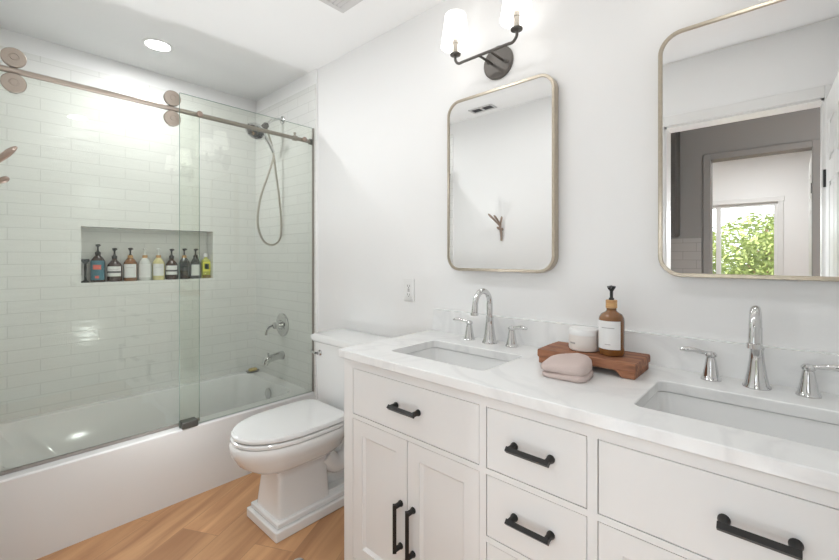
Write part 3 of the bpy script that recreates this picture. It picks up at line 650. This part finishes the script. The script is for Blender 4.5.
for tip, m1 in (((-.070, .098, .115), (-.03, .05, .055)), ((.050, .086, .085), (.02, .05, .045)), ((.003, .078, .005), (.002, .05, -.01)), ((-.020, .092, .100), (-.004, .05, .05))):
    b = B(); tube(b, smooth_path([(0, .022, .01), m1, tip], 5), [.008, .008, .0075, .007, .007, .0075, .008, .009, .0095, .008, .004], 10); obj('branch', b, 'rose', t, smooth=True)
t = tag(obj('floor_cap', (lambda b: (lathe(b, [(.024, 0.0005), (.024, .004), (.018, .009), (.010, .010), (.001, .011)], n=24), b)[1])(B()), 'chrome', smooth=True), 'small round chrome cap on the wooden floor beside the vanity', 'floor cap'); t.location = (-1.462, .885, 0)

# ------------------------------------------------------------------ bottles in the niche
NB = NZ0+.0005; VN = math.atan2(-.9, 3.0)
def nbottle(y, r, body, bh, sh, mat, pump, pumpmat, label, collar=None, extra=(), sq=False, x=-3.135):
    t = thing('pump_bottle', label, 'bottle', (x, y, NB), 0, 'bottles in the shower niche'); t.scale = (1, 1, 1.07)
    b = B()
    if sq:
        loft(b, [[(q[0], q[1], z) for q in rrect(-r*.7*s, r*.7*s, -r*s, r*s, r*.25, 4)] for z, s in ((0, .94), (.003, 1), (bh, 1), (bh+.012, .8), (bh+.02, .38), (sh, .38))])
    else: lathe(b, [(r*.92, 0), (r, .004), (r, bh), (r*.93, bh+.012), (r*.6, bh+.03), (.013, bh+.04), (.013, sh)], n=24)
    obj('bottle_body', b, mat, t, smooth=True)
    for z0, z1, half, m_, nm in extra:
        if sq: 
            bb = B(); box(bb, r*.7, r*.7+.0008, -r*half, r*half, z0, z1); obj(nm, bb, m_, t)
        else: curved_label(t, r+.0003*(1+extra.index((z0, z1, half, m_, nm))), z0, z1, VN, half, m_, nm)
    if pump: pump_parts(t, sh-.002, pumpmat, 1.15, VN+.5, collar or pumpmat, .0145, .016)
    else:
        bb = B(); lathe(bb, [(.013, sh-.001), (.013, sh+.022), (.010, sh+.025)], n=16); obj('cap', bb, pumpmat, t, smooth=True)
nbottle(.524, .037, 0, .112, .156, 'dark', True, 'blackp', 'bottle with a teal and coral label, second from left in the niche', None,
        ((.012, .122, 1.1, 'teal', 'label'), (.072, .098, .55, 'red', 'label_print'), (.022, .036, .25, 'red', 'label_mark')))
nbottle(.607, .039, 0, .085, .135, 'dark', True, 'blackp', 'dark brown pump bottle with a banded white label beside the teal label bottle', None,
        ((.030, .088, 1.05, 'white', 'label'), (.050, .060, 1.0, 'inkd', 'label_band'), (.068, .070, .6, 'grey', 'label_print')))
nbottle(.690, .038, 0, .098, .138, 'amber', True, 'blackp', 'brown pump bottle with tall white label, bamboo collar and black pump in the niche', 'bamboo', ((.020, .100, 1.0, 'white', 'label'), (.078, .080, .5, 'grey', 'label_print')))
nbottle(.770, .037, 0, .098, .138, 'clear', True, 'white', 'clear bottle with milky white contents, bamboo collar and white pump in the niche', 'bamboo', ((.018, .100, .95, 'white', 'label'),))
nbottle(.848, .036, 0, .098, .138, 'yellow', True, 'white', 'clear bottle of pale yellow liquid with bamboo collar and white pump in the niche', 'bamboo', ((.026, .100, .95, 'white', 'label'), (.078, .080, .5, 'grey', 'label_print')))
nbottle(.926, .038, 0, .085, .135, 'dark', True, 'blackp', 'dark brown pump bottle with banded white label just left of the glass door edge', None,
        ((.030, .088, 1.05, 'white', 'label'), (.050, .060, 1.0, 'inkd', 'label_band')))
nbottle(1.005, .034, 0, .098, .138, 'char', True, 'blackp', 'charcoal pump bottle with a golden collar behind the overlapping glass', 'bamboo')
nbottle(1.078, .033, 0, .098, .138, 'char', True, 'blackp', 'dark pump bottle with white label second from right in the niche', None, ((.020, .092, .9, 'white', 'label'),))
nbottle(1.146, .027, 0, .112, .142, 'lime', False, 'white', 'yellow green bottle with white cap at the right end of the niche', None,
        ((.0, .022, 1.0, 'olive', 'base_band'), (.045, .110, .95, 'yel', 'label'), (.060, .096, .55, 'green', 'label_emblem')), sq=True)
t = thing('safety_razor', 'black razor standing on its holder at the left end of the niche', 'razor', (-3.13, .463, NB))
b = B(); lathe(b, [(.020, 0), (.020, .006), (.007, .014)], n=20); obj('stand', b, 'blackp', t, smooth=True)
b = B(); tube(b, smooth_path([(0, 0, .010), (0, 0, .05), (.002, 0, .09), (0, 0, .115)], 4), [.007, .007, .0065, .006, .0055, .0055, .006, .007, .007, .006, .006, .006, .006], 10); obj('razor_handle', b, 'blackp', t, smooth=True)
b = B(); pr = [(-.019, .140), (.019, .140), (.019, .128), (.006, .110), (-.006, .110), (-.019, .128)]; loft(b, [[(x, y, z) for y, z in pr] for x in (-.006, .006)]); obj('razor_head', b, 'char', t, bevel=.001)

# ------------------------------------------------------------------ hall things seen in the mirror
t = thing('hall_cabinet', 'dark wall cabinet beside the far doorway, seen in the right mirror', 'cabinet', (-.86, -1.19, 1.40))
b = B(); loft(b, [[(x, y, z) for x, z in rrect(-.14, .14, 0, .98, .03, 6)] for y in (-.095, .06)]); obj('cabinet_body', b, 'dgrey', t, smooth=True)
b = B(); slab(b, rrect(-.135, .135, .005, .975, .03, 6), [rect(-.10, .10, .05, .93)], .0605, .078, XZ); obj('cabinet_door', b, 'dgrey', t, bevel=.003)
b = B(); lathe(b, [(.006, 0), (.006, -.012), (.012, -.016), (.012, -.024)], (.115, .078, .12), 'y', 12); obj('knob', b, 'pewter', t, smooth=True)
